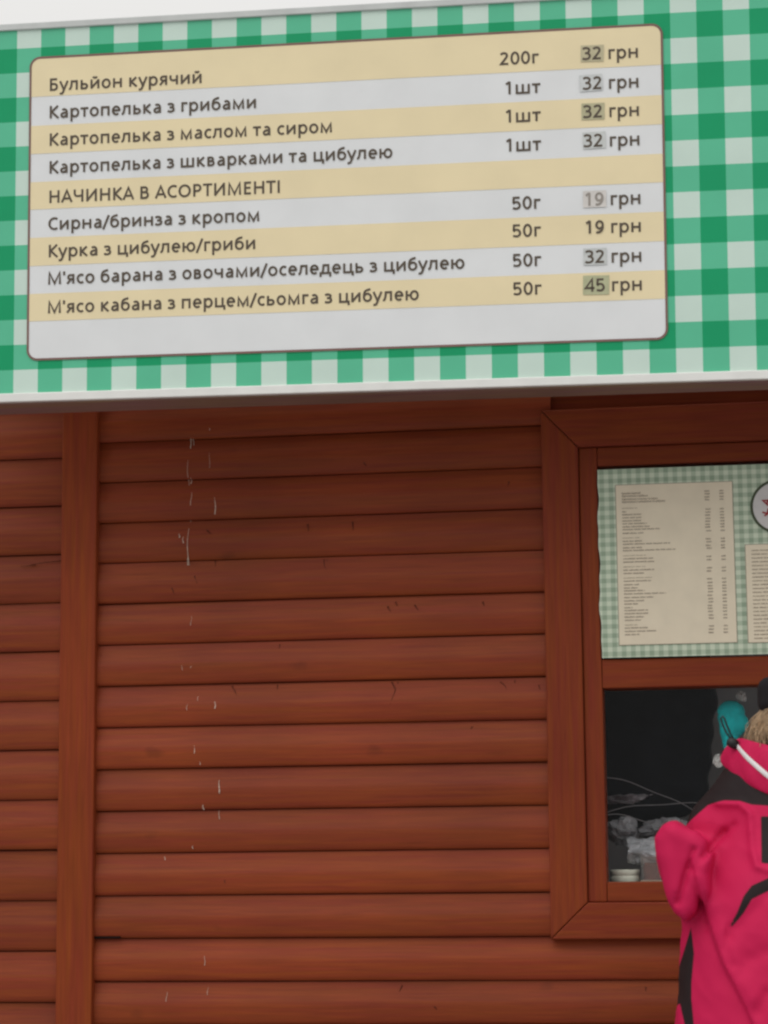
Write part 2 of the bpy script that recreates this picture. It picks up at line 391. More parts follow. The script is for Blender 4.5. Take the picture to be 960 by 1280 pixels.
for a in ((sz0, lz0), (lz1, uz0), (uz1, sz1)):
    MB().box(ox0+0.0003, ox1-0.0003, -0.0180, 0.05, a[0], a[1], 0.003).build('sash_rail', M_rail, win)
M_glass = glass('window_glass', 0.009, (0.97, 0.98, 0.975))
MB().box(ox0-0.003, ox1+0.003, 0.012, 0.016, lz0-0.003, lz1+0.003).build('glass_pane', M_glass, win)
MB().box(ox0-0.003, ox1+0.003, 0.012, 0.016, uz0-0.003, uz1+0.003).build('glass_pane', M_glass, win)
# pale drips that ran down the boards
drips = [(238, 517, 560, 1.2), (241, 530, 556, .8), (264, 512, 540, .7), (262, 534, 538, 1.4), (235, 575, 606, .7), (238, 597, 604, 1.3), (239, 615, 632, 1.0), (269, 622, 643, 1.6), (224, 667, 672, 1.6), (229, 671, 679, 1.2),
         (235, 660, 706, 1.1), (234, 697, 706, 1.8), (239, 770, 782, .6), (228, 820, 838, .9), (239, 832, 835, 1.2), (266, 820, 832, .5), (269, 877, 886, 1.7), (234, 880, 888, .8), (247, 870, 876, .7), (243, 924, 942, 1.2), (250, 952, 956, 1.2), (274, 975, 992, 1.8), (254, 1006, 1012, 1.9),
         (273, 1012, 1024, 1.0), (241, 1057, 1061, 1.3), (205, 1070, 1075, 1.6), (213, 1138, 1152, 1.2), (223, 1155, 1166, .6), (256, 1195, 1207, .9), (208, 1240, 1252, .9), (259, 1234, 1244, .7), (262, 566, 585, .5), (237, 642, 652, .6)]
def board_y(z):
    t = ((z-2.2016) / 0.09) % 1.0
    pr = PROF[1:-2]
    return np.interp(t, [q[0] for q in pr], [q[1] for q in pr])*1.0
M_drip = plain('drip_white', (0.60, 0.47, 0.38), 0.7, 0.2, 0.3, 200)
for px, ya, yb, wd in drips:
    dm = MB(); pts = []
    for q in np.linspace(0, 1, 7):
        p = at(px+0.6*math.sin(q*5+px), ya+(yb-ya)*q, -0.01); p[1] = board_y(p[2])-0.0002; pts.append(tuple(p))
    dm.tube(pts, 0.0003*wd, 6, 0.0008*wd); dm.build('drip_mark', M_drip, kiosk, True)
cracks = [[(404, 699), (405, 707), (410, 716), (416, 725)], [(408, 699), (408, 705)], [(625, 852), (631, 857), (635, 866)], [(643, 850), (643, 856)], [(673, 856), (676, 866)], [(489, 852), (494, 862), (488, 880), (482, 893)], [(497, 852), (496, 857)],
          [(289, 857), (294, 866), (299, 874)], [(346, 856), (346, 866)], [(494, 752), (497, 760)], [(484, 758), (490, 768)], [(518, 756), (525, 766)], [(603, 752), (606, 760)], [(349, 805), (347, 820)], [(268, 700), (269, 716)], [(243, 720), (252, 742)],
          [(215, 735), (222, 752)], [(384, 655), (386, 668)], [(281, 1100), (283, 1114)], [(258, 662), (266, 670)], [(455, 578), (460, 586)], [(807, 1234), (807, 1242)], [(590, 908), (586, 914)], [(636, 602), (634, 612)], [(440, 652), (442, 668)], [(543, 1258), (548, 1264)], [(502, 1232), (497, 1244)]]
M_crack = plain('knot_dark', (0.105, 0.022, 0.009), 0.6, 0.15, 0.2, 120)
for c in cracks:
    dm = MB(); pts = []
    for a, b in zip(c[:-1], c[1:]):
        for q in (0, .33, .67):
            p = at(a[0]+(b[0]-a[0])*q, a[1]+(b[1]-a[1])*q, -0.01); p[1] = board_y(p[2])+0.0004; pts.append(tuple(p))
    dm.tube(pts, 0.0021, 6, 0.0004); dm.build('knot_crack', M_crack, kiosk, True)
for c in ([(38, 706), (55, 703), (77, 701)], [(26, 708), (45, 706)]):
    pts = [at(x, y, -0.0145) for x, y in c]; dm = MB().tube([tuple(p) for p in pts], 0.0007, 6, 0.0012); dm.build('knot_crack', M_crack, kiosk, True)
p = at(121, 1171.5, 0); MB().box(0.0005, 0.058, -0.0128, -0.004, p[2]-0.0022, p[2]+0.0018).build('open_joint', plain('joint_dark', (0.012, 0.006, 0.005), 0.8, 0.1), kiosk)

# ------------------------------------------------------------------ lettering: stroke glyphs
def arc(cx, cy, rx, ry, a0, a1, n=18):
    return [(cx+rx*math.cos(R(a0+(a1-a0)*i/n)), cy+ry*math.sin(R(a0+(a1-a0)*i/n))) for i in range(n+1)]
def sm(pts, n=5):
    P = [pts[0]]+list(pts)+[pts[-1]]; out = []
    for i in range(1, len(P)-2):
        for k in range(n):
            t = k/n; p0, p1, p2, p3 = P[i-1], P[i], P[i+1], P[i+2]
            out.append(tuple(0.5*((2*p1[q]) + (-p0[q]+p2[q])*t + (2*p0[q]-5*p1[q]+4*p2[q]-p3[q])*t*t + (-p0[q]+3*p1[q]-3*p2[q]+p3[q])*t**3) for q in (0, 1)))
    return out+[pts[-1]]
G = {
 'о': (.62, [arc(.31, .267, .2, .225, 0, 360, 28)]),
 'а': (.58, [[(.445, 0), (.445, .3)]+arc(.295, .325, .15, .163, 8, 135, 10), sm([(.445, .29), (.30, .282), (.17, .235), (.135, .15), (.17, .072), (.26, .047), (.36, .08), (.445, .17)])]),
 'б': (.60, [arc(.305, .245, .195, .2, 0, 360, 26), sm([(.110, .25), (.118, .42), (.17, .57), (.28, .645), (.47, .695)])]),
 'в': (.57, [[(.138, 0), (.138, .535)], [(.138, .488), (.29, .488)]+arc(.29, .387, .11, .101, 80, -80, 10)+[(.138, .286)], [(.2, .286), (.31, .286)]+arc(.31, .167, .13, .12, 80, -80, 10)+[(.138, .047)]]),
 'г': (.45, [[(.138, 0), (.138, .488), (.425, .488)]]),
 'д': (.65, [[(.06, -.16), (.06, .047), (.60, .047), (.60, -.16)], [(.14, .047), (.2, .2), (.228, .488), (.49, .488), (.49, .047)]]),
 'е': (.585, [[(.12, .272), (.48, .272)]+arc(.3, .267, .187, .225, 4, 312, 24)]),
 'з': (.49, [sm([(.06, .452), (.14, .485), (.25, .485), (.345, .44), (.345, .34), (.26, .287), (.16, .283)]), sm([(.2, .283), (.3, .278), (.385, .21), (.375, .11), (.28, .052), (.16, .047), (.05, .085)])]),
 'и': (.668, [[(.138, .535), (.138, 0)], [(.53, .535), (.53, 0)], [(.148, .06), (.52, .475)]]),
 'к': (.59, [[(.138, 0), (.138, .535)], [(.48, .535), (.20, .275), (.51, 0)]]),
 'л': (.62, [sm([(.03, .047), (.1, .06), (.15, .16), (.178, .3)], 3)+[(.192, .488), (.48, .488), (.48, 0)]]),
 'м': (.79, [[(.135, 0), (.145, .50), (.395, .04), (.645, .50), (.655, 0)]]),
 'н': (.668, [[(.138, 0), (.138, .535)], [(.53, 0), (.53, .535)], [(.138, .28), (.53, .28)]]),
 'п': (.655, [[(.138, 0), (.138, .488), (.515, .488), (.515, 0)]]),
 'р': (.633, [[(.138, -.24), (.138, .535)], arc(.335, .267, .193, .225, 0, 360, 26)]),
 'с': (.50, [arc(.31, .267, .2, .225, 52, 308, 20)]),
 'т': (.51, [[(.03, .488), (.48, .488)], [(.255, .488), (.255, 0)]]),
 'у': (.525, [[(.045, .535), (.268, .03)], [(.48, .535), (.268, .03)]+sm([(.268, .03), (.215, -.11), (.15, -.18), (.03, -.185)])]),
 'ц': (.68, [[(.138, .535), (.138, .047), (.61, .047), (.61, -.15)], [(.51, .535), (.51, .047)]]),
 'ч': (.61, [sm([(.11, .535), (.11, .37), (.15, .28), (.24, .245), (.36, .25), (.47, .285)]), [(.475, .535), (.475, 0)]]),
 'ш': (.93, [[(.138, .535), (.138, .047), (.785, .047), (.785, .535)], [(.462, .535), (.462, .047)]]),
 'ь': (.57, [[(.138, .535), (.138, .047), (.32, .047)]+arc(.32, .172, .132, .125, -80, 80, 12)+[(.138, .297)]]),
 'ю': (.86, [[(.138, 0), (.138, .535)], [(.138, .275), (.36, .275)], arc(.555, .267, .19, .225, 0, 360, 26)]),
 'я': (.57, [[(.43, 0), (.43, .488), (.26, .488)]+arc(.26, .372, .12, .116, 100, 260, 12)+[(.43, .256)], [(.29, .25), (.08, 0)]]),
 'Б': (.63, [[(.5, .66), (.15, .66), (.15, .052), (.33, .052)]+arc(.33, .222, .165, .17, -80, 80, 12)+[(.15, .392)]]),
 'К': (.63, [[(.15, 0), (.15, .714)], [(.56, .714), (.205, .365), (.59, 0)]]),
 'Н': (.76, [[(.15, 0), (.15, .714)], [(.61, 0), (.61, .714)], [(.15, .37), (.61, .37)]]),
 'А': (.67, [[(.055, 0), (.335, .68), (.615, 0)], [(.15, .22), (.52, .22)]]),
 'Ч': (.70, [sm([(.12, .714), (.12, .48), (.17, .37), (.28, .33), (.42, .34), (.55, .375)]), [(.56, .714), (.56, 0)]]),
 'И': (.79, [[(.15, .714), (.15, 0)], [(.64, .714), (.64, 0)], [(.16, .07), (.63, .64)]]),
 'В': (.66, [[(.15, 0), (.15, .714)], [(.15, .66), (.34, .66)]+arc(.34, .52, .13, .14, 80, -80, 10)+[(.15, .38)], [(.2, .38), (.36, .38)]+arc(.36, .216, .16, .164, 80, -80, 10)+[(.15, .052)]]),
 'С': (.63, [arc(.40, .357, .29, .31, 55, 305, 24)]),
 'О': (.80, [arc(.40, .357, .29, .31, 0, 360, 32)]),
 'Р': (.62, [[(.15, 0), (.15, .66), (.33, .66)]+arc(.33, .49, .165, .17, 80, -80, 12)+[(.15, .32)]]),
 'Т': (.57, [[(.02, .66), (.55, .66)], [(.285, .66), (.285, 0)]]),
 'Е': (.56, [[(.48, .66), (.15, .66), (.15, .052), (.48, .052)], [(.15, .37), (.45, .37)]]),
 'І': (.30, [[(.15, 0), (.15, .714)]]),
 'М': (.90, [[(.14, 0), (.15, .67), (.45, .05), (.75, .67), (.76, 0)]]),
 '0': (.57, [arc(.285, .357, .185, .31, 0, 360, 28)]),
 '1': (.57, [[(.13, .56), (.31, .69)], [(.32, 0), (.32, .714)]]),
 '2': (.57, [sm([(.08, .585), (.17, .645), (.27, .662), (.38, .62), (.42, .52), (.36, .38), (.12, .08)])+[(.10, .052), (.49, .052)]]),
 '3': (.57, [sm([(.08, .61), (.18, .66), (.29, .66), (.41, .60), (.41, .47), (.32, .385), (.19, .37)]), sm([(.24, .37), (.38, .345), (.455, .22), (.40, .09), (.27, .047), (.15, .052), (.06, .09)])]),
 '4': (.57, [[(.405, 0), (.405, .69), (.05, .205), (.53, .205)]]),
 '5': (.57, [[(.45, .66), (.135, .66), (.115, .375)]+sm([(.115, .375), (.25, .415), (.38, .38), (.455, .23), (.40, .10), (.27, .05), (.08, .085)])]),
 '9': (.57, [arc(.28, .46, .17, .2, 0, 360, 24), sm([(.45, .46), (.44, .28), (.36, .12), (.22, .05), (.09, .06)])]),
 '/': (.37, [[(.02, -.09), (.34, .714)]]), "'": (.2, [[(.1, .714), (.1, .49)]]), ' ': (.26, []),
}
G['й'] = (G['и'][0], G['и'][1]+[arc(.334, .735, .11, .105, 200, 340, 10)])
def thick(pts, w):
    """left and right edges of a stroke with mitred corners"""
    P = [Vector(p) for p in pts]; closed = (P[0]-P[-1]).length < 1e-6
    if closed: P = P[:-1]
    n = len(P); out = []
    for i in range(n):
        a = P[i-1] if (i > 0 or closed) else None; b = P[(i+1) % n] if (i < n-1 or closed) else None
        d1 = (P[i]-a).normalized() if a is not None else (b-P[i]).normalized()
        d2 = (b-P[i]).normalized() if b is not None else d1
        n1, n2 = Vector((-d1.y, d1.x)), Vector((-d2.y, d2.x)); mt = n1+n2
        if mt.length < 1e-4: mt = n1.copy()
        mt.normalize(); s = min(1/max(mt.dot(n1), 0.35), 2.0)
        out.append((P[i]+mt*w*s/2, P[i]-mt*w*s/2))
    return out, closed
def text_geo(s, u0, v0, em, sx=1.0, w=0.105, n0=0.0, VF=None):
    V, Fc = VF; x = u0; q = 0
    for ch in s:
        adv, strokes = G[ch]
        for st in strokes:
            o, closed = thick(st, w); b = len(V); nn = n0 + 0.00004*(q % 5); q += 1
            for l, r in o:
                V += [(x+l.x*em*sx, v0+l.y*em, nn), (x+r.x*em*sx, v0+r.y*em, nn)]
            k = len(o)
            for i in range(k if closed else k-1):
                j = (i+1) % k; Fc.append((b+2*i+1, b+2*j+1, b+2*j, b+2*i))
        x += adv*em*sx
    return x
def text_width(s, em): return sum(G[c][0] for c in s)*em

# ------------------------------------------------------------------ the menu board
SO = Vector((-0.0562, -0.3600, 2.3108)); SK = 0.9504
U_ = np.array([math.cos(-0.01232), 0, math.sin(-0.01232)]); V_ = np.array([0.01232, -math.sin(0.05203), math.cos(0.05203)]); V_ -= U_*(U_@V_); V_ /= np.linalg.norm(V_); N_ = np.cross(U_, V_)
sign = thing('menu_board', 'wide green gingham menu board listing nine dishes and prices, fixed above the plank wall', 'menu board')
sm4 = Matrix.Identity(4)
for i in range(3): sm4[i][0], sm4[i][1], sm4[i][2], sm4[i][3] = U_[i]*SK, V_[i]*SK, N_[i]*SK, SO[i]
sign.matrix_world = sm4
SU0, SU1, SV0, SV1 = -0.27, 2.42, -0.0907, 0.7585
MB().box(SU0+0.003, SU1-0.003, SV0+0.003, SV1-0.003, -0.060, -0.004).build('backing_box', M_grey, sign)
link('gingham_face', mesh('f', [(SU0+.004, SV0+.004, 0), (SU1-.004, SV0+.004, 0), (SU1-.004, SV1-.004, 0), (SU0+.004, SV1-.004, 0)], [(0, 1, 2, 3)]), M_green, sign)
t_ = MB(); t_.box(SU0, SU1, SV0, -0.0715, -0.02, 0.006, 0.002); t_.build('trim', M_white, sign)
t_ = MB(); t_.box(SU0, SU1, 0.7432, SV1, -0.02, 0.006, 0.002); t_.build('trim', M_grey, sign)
for u in (SU0, SU1-0.018): MB().box(u, u+0.018, -0.0713, 0.743, -0.02, 0.006, 0.002).build('trim', M_grey, sign)
PW, PH, PR = 1.3935, 0.680, 0.024
def rrect(x0, x1, y0, y1, r, n=7):
    return [p for c in ((x1-r, y1-r, 0), (x0+r, y1-r, 90), (x0+r, y0+r, 180), (x1-r, y0+r, 270)) for p in arc(c[0], c[1], r, r, c[2], c[2]+90, n)]
ob, ib_ = rrect(-.0005, PW+.0005, -.0005, PH+.0005, PR), rrect(.0042, PW-.0042, .0042, PH-.0042, PR-.0045)
n = len(ob); bd = link('panel_border', mesh('b', [(x, y, .0022) for x, y in ob]+[(x, y, .0022) for x, y in ib_], [(i, (i+1) % n, n+(i+1) % n, n+i) for i in range(n)]), M_border, sign)
pan = link('menu_panel', mesh('p', [(x, y, .0012) for x, y in rrect(.001, PW-.001, .001, PH-.001, PR-.001)], [tuple(range(n))]), M_paperw, sign)
st = [.590, .5243, .461, .3975, .336, .2727, .2098, .1477, .0867]
V, Fc = [], []
inn = rrect(.0042, PW-.0042, .0042, PH-.0042, PR-.0045)
top = [p for p in inn if p[1] > .60]; top = [(PW-.0042, .590)]+sorted([p for p in top if p[0] > PW/2], key=lambda p: p[1])+sorted([p for p in top if p[0] <= PW/2], key=lambda p: -p[1])+[(.0042, .590)]
link('cream_stripe', mesh('s', [(x, y, .0017) for x, y in top], [tuple(range(len(top)))]), M_cream, sign)
for a, b in ((1, 2), (3, 4), (5, 6), (7, 8)):
    link('cream_stripe', mesh('s', [(.0042, st[b], .0017), (PW-.0042, st[b], .0017), (PW-.0042, st[a], .0017), (.0042, st[a], .0017)], [(0, 1, 2, 3)]), M_cream, sign)
rows = [('Бульйон курячий', .0475, .3902, .6016, '200г', '32'), ('Картопелька з грибами', .0478, .5118, .5395, '1шт', '32'), ('Картопелька з маслом та сиром', .0484, .6798, .4776, '1шт', '32'),
        ('Картопелька з шкварками та цибулею', .0487, .8109, .4152, '1шт', '32'), ('НАЧИНКА В АСОРТИМЕНТІ', .0490, .565, .3490, '', ''), ('Сирна/бринза з кропом', .0486, .519, .2886, '50г', '19'),
        ('Курка з цибулею/гриби', .0487, .5102, .2276, '50г', '19'), ("М'ясо барана з овочами/оселедець з цибулею", .0481, .9648, .1672, '50г', '32'), ("М'ясо кабана з перцем/сьомга з цибулею", .0485, .8662, .1030, '50г', '45')]
EM = 0.0390
pv = [.6085, .5435, .4818, .4185, 0, .2918, .2318, .1680, .1068]
for i, (s, a, b, v, q, pr) in enumerate(rows):
    W_ = .120; bits = {k: ([], []) for k in ('dish_name', 'quantity', 'currency', 'price_number')}
    text_geo(s, a-.0045, v, EM, (b-a)/(text_width(s, EM)-.0075), W_, .0025, bits['dish_name'])
    if q:
        w = text_width(q, EM); text_geo(q, 1.1305-w*1.02-.003*(q[-1] == 'г')+.003, pv[i]-.0015, EM, 1.02, W_, .0025, bits['quantity'])
        text_geo('грн', 1.2755, pv[i]-.0005, EM, 1.0, W_, .0025, bits['currency'])
        text_geo(pr, 1.2210, pv[i], EM, 1.0, W_, .0034, bits['price_number'])
    for k, g_ in bits.items():
        if g_[0]:
            o = link(k, mesh(k, *g_), M_inkf if (i == 5 and k == 'price_number') else M_ink, sign)
            if i == 5 and k == 'price_number': o['label'] = 'faded grey price'
for i, c, big in ((0, (.54, .49, .32), 0), (1, (.62, .64, .64), 0), (2, (.50, .47, .30), 0), (3, (.61, .63, .62), 0), (5, (.67, .64, .61), 0), (7, (.59, .61, .60), 0), (8, (.47, .48, .30), 1)):
    a = pv[i]; du = (0, -.003, 0, .002, 0, .001, .001, .0, .0)[i]; rot = (-.02, .03, -.01, .02, 0, 0, .01, .0, -.02)[i]
    pts = [(-.003-.002*big, -.004-.002*big), (.046+.004*big, -.004-.002*big), (.046+.004*big, .032+.003*big), (-.003-.002*big, .032+.003*big)]
    lv = [(1.2222+du+x-rot*y, a+y+rot*x, .0029) for x, y in pts]
    link('price_sticker', mesh('k', lv, [(0, 1, 2, 3)]), plain('sticker', c, 0.45, 0.3, 0.08, 60), sign)

# ------------------------------------------------------------------ poster stuck over the upper pane
poster = thing('menu_poster', 'pale green checked paper menu with cream price lists stuck over the upper window pane', 'poster', (1.0978, -0.0235, 1.6948)); poster.scale = (0.9925, 0.9925, 1.0)
poster.rotation_euler = (R(90), 0, 0)
PWd, PHt = 0.758, 0.4035
M_ging2 = gingham('faded_gingham', (0.60, 0.67, 0.53), (0.44, 0.53, 0.40), (0.30, 0.385, 0.28), 0.004, 0.0195, 0.003, 0.0195, 0.6)
wv = lambda x, y: 0.0022*math.sin(x*9+1)*(0.5+y) + 0.0012*math.sin(y*17) + 0.0002
V, Fc = [], []; nx, ny = 60, 32
for j in range(ny+1):
    for i in range(nx+1):
        x, y = PWd*i/nx, PHt*j/ny
        ex = 0.0015*math.sin(y*40)+0.0012*math.sin(y*95+1) if i == 0 else 0
        V.append((x+ex, y, wv(x, y)))
for j in range(ny):
    for i in range(nx):
        a = j*(nx+1)+i; Fc.append((a, a+1, a+nx+2, a+nx+1))
link('paper', mesh('p', V, Fc), M_ging2, poster, True)
def sheet(name, x0, x1, y0, y1, mat, off):
    V, Fc = [], []; n, k = max(2, int((x1-x0)/.012)), max(2, int((y1-y0)/.012))
    for j in range(k+1):
        for i in range(n+1):
            x, y = x0+(x1-x0)*i/n, y0+(y1-y0)*j/k; V.append((x, y, wv(x, y)+off))
    for j in range(k):
        for i in range(n):
            a = j*(n+1)+i; Fc.append((a, a+1, a+n+2, a+n+1))
    return link(name, mesh(name, V, Fc), mat, poster, True)
M_list = plain('list_cream', (0.75, 0.665, 0.51), 0.6, 0.3, 0.04, 20)
M_rim = plain('list_rim', (0.25, 0.20, 0.15), 0.6, 0.3, 0.05, 20)
M_type = plain('small_type', (0.27, 0.21, 0.16), 0.6, 0.3, 0.1, 60)
M_typel = plain('pale_type', (0.36, 0.30, 0.22), 0.6, 0.3, 0.1, 60)
LX0, LX1, LY0, LY1 = 0.0385, 0.2845, 0.0265, 0.3685
lists = [(LX0, LX1, LY0, LY1), (0.3080, 0.4500, 0.0250, 0.2320), (0.4735, 0.7195, 0.0265, 0.3685)]
for a in lists:
    sheet('price_list_rim', a[0]-.0011, a[1]+.0011, a[2]-.0011, a[3]+.0011, M_rim, .0006); sheet('price_list', *a, M_list, .0012)
V1, V2 = ([], []), ([], [])
def dash(VF, x0, x1, y, h, ):
    b = len(VF[0]); VF[0].extend([(x, yy, wv(x, yy)+.0018) for x, yy in ((x0, y), (x1, y), (x1, y+h), (x0, y+h))]); VF[1].append((b, b+1, b+2, b+3))
def words(VF, x, y, wd, h=.0024):
    end = x+wd
    while x < end-.001:
        l = min(random.uniform(.008, .026), end-x); k = x
        while k < x+l:                                        # small letters too fine to read
            e = min(k+random.uniform(.0009, .0016), x+l); dash(VF, k, e, y+random.uniform(-.0002, .0002), h*random.uniform(.75, 1.15)); k = e+.0005
        x += l+.0022
H = 'h'
lines = [(173, 105), (188, 145), (205, 200), (220, 240), (252, 85, H), (272, 22), (288, 105), (305, 105), (322, 105), (338, 135), (355, 150), (370, 205), (390, 115), (415, 95, H), (434, 105), (450, 260), (470, 105), (485, 290),
         (512, 125, H), (530, 165), (548, 170), (573, 120, H), (592, 170), (610, 115), (634, 165, H), (652, 150), (672, 85), (690, 75), (705, 115), (722, 230), (742, 160), (760, 110), (777, 75), (797, 45), (812, 130), (829, 130), (848, 105), (865, 90),
         (890, 70, H), (907, 125), (925, 175), (943, 80)]
for lx in (LX0, 0.4735):
    for i, l in enumerate(lines):
        y = LY1-(l[0]-125)*.000392-.0012; x = lx+.0125; wd = l[1]*.000383
        if lx == LX0 and i < 4:
            s = rows[i][0]; b0 = len(V1[0]); text_geo(s, x, y, .0058, wd/text_width(s, .0058), .13, 0, V1)
            for q in range(b0, len(V1[0])): p = V1[0][q]; V1[0][q] = (p[0], p[1], wv(p[0], p[1])+.0018+p[2])
        else:
            words(V2 if len(l) == 3 else V1, x, y, wd, .0016 if len(l) == 3 else .0024)
        if len(l) < 3:
            words(V1, lx+.188+random.uniform(-.001, .001), y, .0105, .0026); words(V1, lx+.219, y, .0085, .0026)
for i in range(24):
    y = .2185-i*.0081; words(V1 if i % 4 else V2, .3205, y, random.choice((.03, .05, .075, .09, .1)), .0022)
link('small_print', mesh('s', *V1), M_type, poster); link('small_print', mesh('s', *V2), M_typel, poster)
cx, cy, cr = 0.3790, 0.3120, 0.0580
ring = [(cx+cr*math.cos(a), cy+cr*math.sin(a)) for a in np.linspace(0, 2*math.pi, 49)[:-1]]; ri = [(cx+(cr-.0055)*math.cos(a), cy+(cr-.0055)*math.sin(a)) for a in np.linspace(0, 2*math.pi, 49)[:-1]]
dz = lambda p, o: (p[0], p[1], wv(*p)+o)
link('emblem_ring', mesh('e', [dz(p, .0016) for p in ring]+[dz(p, .0016) for p in ri], [(i, (i+1) % 48, 48+(i+1) % 48, 48+i) for i in range(48)]), plain('emblem_green', (.06, .075, .04), .6, .3), poster)
link('emblem_disc', mesh('e', [dz(p, .0012) for p in ri], [tuple(range(48))]), plain('emblem_white', (.60, .58, .57), .6, .3), poster)
VF = ([], [])
for ch, an in (('К', 208), ('А', 158), ('С', 108)):
    t = ([], []); text_geo(ch, -.3*.022, 0, .022, 1, .17, 0, t); b = len(VF[0]); rr = R(an-90)
    for x, y, z in t[0]:
        y -= .005; ca, sa = math.cos(rr), math.sin(rr); p = (cx+.024*math.cos(R(an))+x*ca-y*sa, cy+.024*math.sin(R(an))+x*sa+y*ca); VF[0].append(dz(p, .0019+z))
    VF[1].extend([tuple(i+b for i in f) for f in t[1]])
link('emblem_letters', mesh('e', *VF), plain('emblem_red', (.30, .03, .03), .6, .3), poster)

# ------------------------------------------------------------------ things behind the lower pane
# a dark padded coat hung inside
def coat_fn(P):
    p = lambda px, py, Y=0.30: at(px, py, Y)
    d = rcone(P, p(800, 900), p(800, 985), .10, .10, (1, 1.5, 1))
    d = smin(d, rcone(P, p(868, 868), p(852, 985), .045, .060, (1, 1.2, 1)), .03)
    d = smin(d, rcone(P, p(860, 800), p(866, 875), .05, .047), .03)
    d = smin(d, rcone(P, p(790, 820), p(770, 960), .10, .09, (1, 1.4, 1)), .03)
    return d + .006*noise3(P, 3, 45) + .003*np.sin(P[..., 2]*95+P[..., 0]*25)
c0 = at(820, 900, .30)
me, _ = surface(coat_fn, c0-np.array([.30, .2, .24]), c0+np.array([.22, .2, .26]), .009)
M_black = plain('black_cloth', (.009, .010, .014), .8, .1, .3, 14)
coat = link('hanging_coat', me, M_black, None, True); tag(coat, 'black padded coat hanging in the dark behind the serving window', 'coat')
# a teal cloth bag
def teal_fn(P):
    p = lambda px, py, Y=0.075: at(px, py, Y)
    d = rcone(P, p(914, 893), p(918, 902), .031, .031, (1, 1.3, 1)); d = smin(d, rcone(P, p(911, 915), p(913, 932), .019, .016), .015)
    q = P-p(914, 900)
    return d + .0045*np.exp(-((q[..., 0]-.1*q[..., 2])/.0022)**2)*(q[..., 2] < .014) + .004*np.abs(noise3(P*np.array([1.3, 1, .6]), 44, 110)) + .0035*np.exp(-((q[..., 2]-.016+6*q[..., 0]**2)/.0025)**2)
c0 = at(913, 905, .075); me, _ = surface(teal_fn, c0-.06, c0+.06, .0035)
tb = link('cloth_bag', me, plain('teal_cloth', (.006, .42, .44), .75, .2, .12, 60), None, True); tag(tb, 'small turquoise cloth bag hanging behind the pane near the customer', 'bag')
# grey crumpled plastic and paper bags on the counter
def crumple(name, px, py, Y, r, seed, col, label, alpha=None):
    c = at(px, py, Y)
    bm = bmesh.new(); bmesh.ops.create_icosphere(bm, subdivisions=4, radius=1)
    g = np.random.default_rng(seed); dirs = g.normal(size=(26, 3)); dirs /= np.linalg.norm(dirs, axis=1)[:, None]; off = .6+.6*g.random(26)
    for v in bm.verts:
        u = np.array(v.co); k = min(off[i]/max(u@dirs[i], .05) for i in range(len(off))); k = min(k, 1.3)
        k *= 1 - .55*abs(noise3(u*1.0, seed, 4.0)) - .30*abs(noise3(u, seed+50, 11.0))
        v.co = Vector(c + u*k*np.array(r))
    me = bpy.data.meshes.new(name); bm.to_mesh(me); bm.free()
    M = plain(name+'_film', col, .3, .5, .25, 70, .003)
    o = link(name, me, M, None, False); tag(o, label, 'bag', 'grey bags on the counter'); return o
crumple('plastic_bag', 803, 1066, .13, (.055, .045, .036), 5, (.42, .42, .45), 'pale grey crumpled bag directly above the white jar lid')
crumple('plastic_bag', 778, 1040, .18, (.045, .04, .042), 9, (.30, .29, .31), 'darker crumpled bag in the left corner of the lower pane')
crumple('plastic_bag', 835, 1038, .22, (.075, .05, .036), 14, (.27, .26, .28), 'wide crumpled grey bag behind the pale one, beside the pink sleeve')
crumple('plastic_bag', 780, 1000, .26, (.075, .05, .018), 21, (.26, .23, .25), 'flat folded grey bag lying under the hanging coat, highest of the bags')
for px, py, r, sd, lb in ((896, 951, (.012, .01, .018), 33, 'small white paper scrap between the dark coat and the pink collar'), (926, 870, (.012, .008, .014), 35, 'small white paper scrap above the turquoise bag, under the window rail')):
    crumple('paper_scrap', px, py, .10, r, sd, (.60, .57, .56), lb); bpy.context.view_layer.update()
    q = COL.objects[-1] if False else [o for o in COL.objects if o.get('label') == lb][0]; q['category'] = 'paper'; q['group'] = 'white paper scraps'
# thin pale sticks
M_stick = plain('pale_stick', (.23, .21, .22), .5, .4, .1, 50)
for (a, b, Y0, Y1_, lb) in (((757, 972), (870, 1016), .12, .20, 'thin pale stick slanting down from the left window edge, longest of the three'),
                            ((757, 1016), (890, 1007), .14, .20, 'thin pale stick lying almost level across the grey bags'),
                            ((757, 1019), (842, 1042), .12, .15, 'short pale stick lowest of the three, above the pale grey bag')):
    p, q = at(*a, Y0), at(*b, Y1_); mid = (p+q)/2+np.array([0, 0, .004])
    s = MB().tube([tuple(p+(q-p)*k+np.array([0, 0, .012*math.sin(k*3.14)+.003*math.sin(k*9)])) for k in np.linspace(0, 1, 12)], .0009, 8); tag(s.build('stick', M_stick, None, True), lb, 'stick', 'sticks behind the pane')
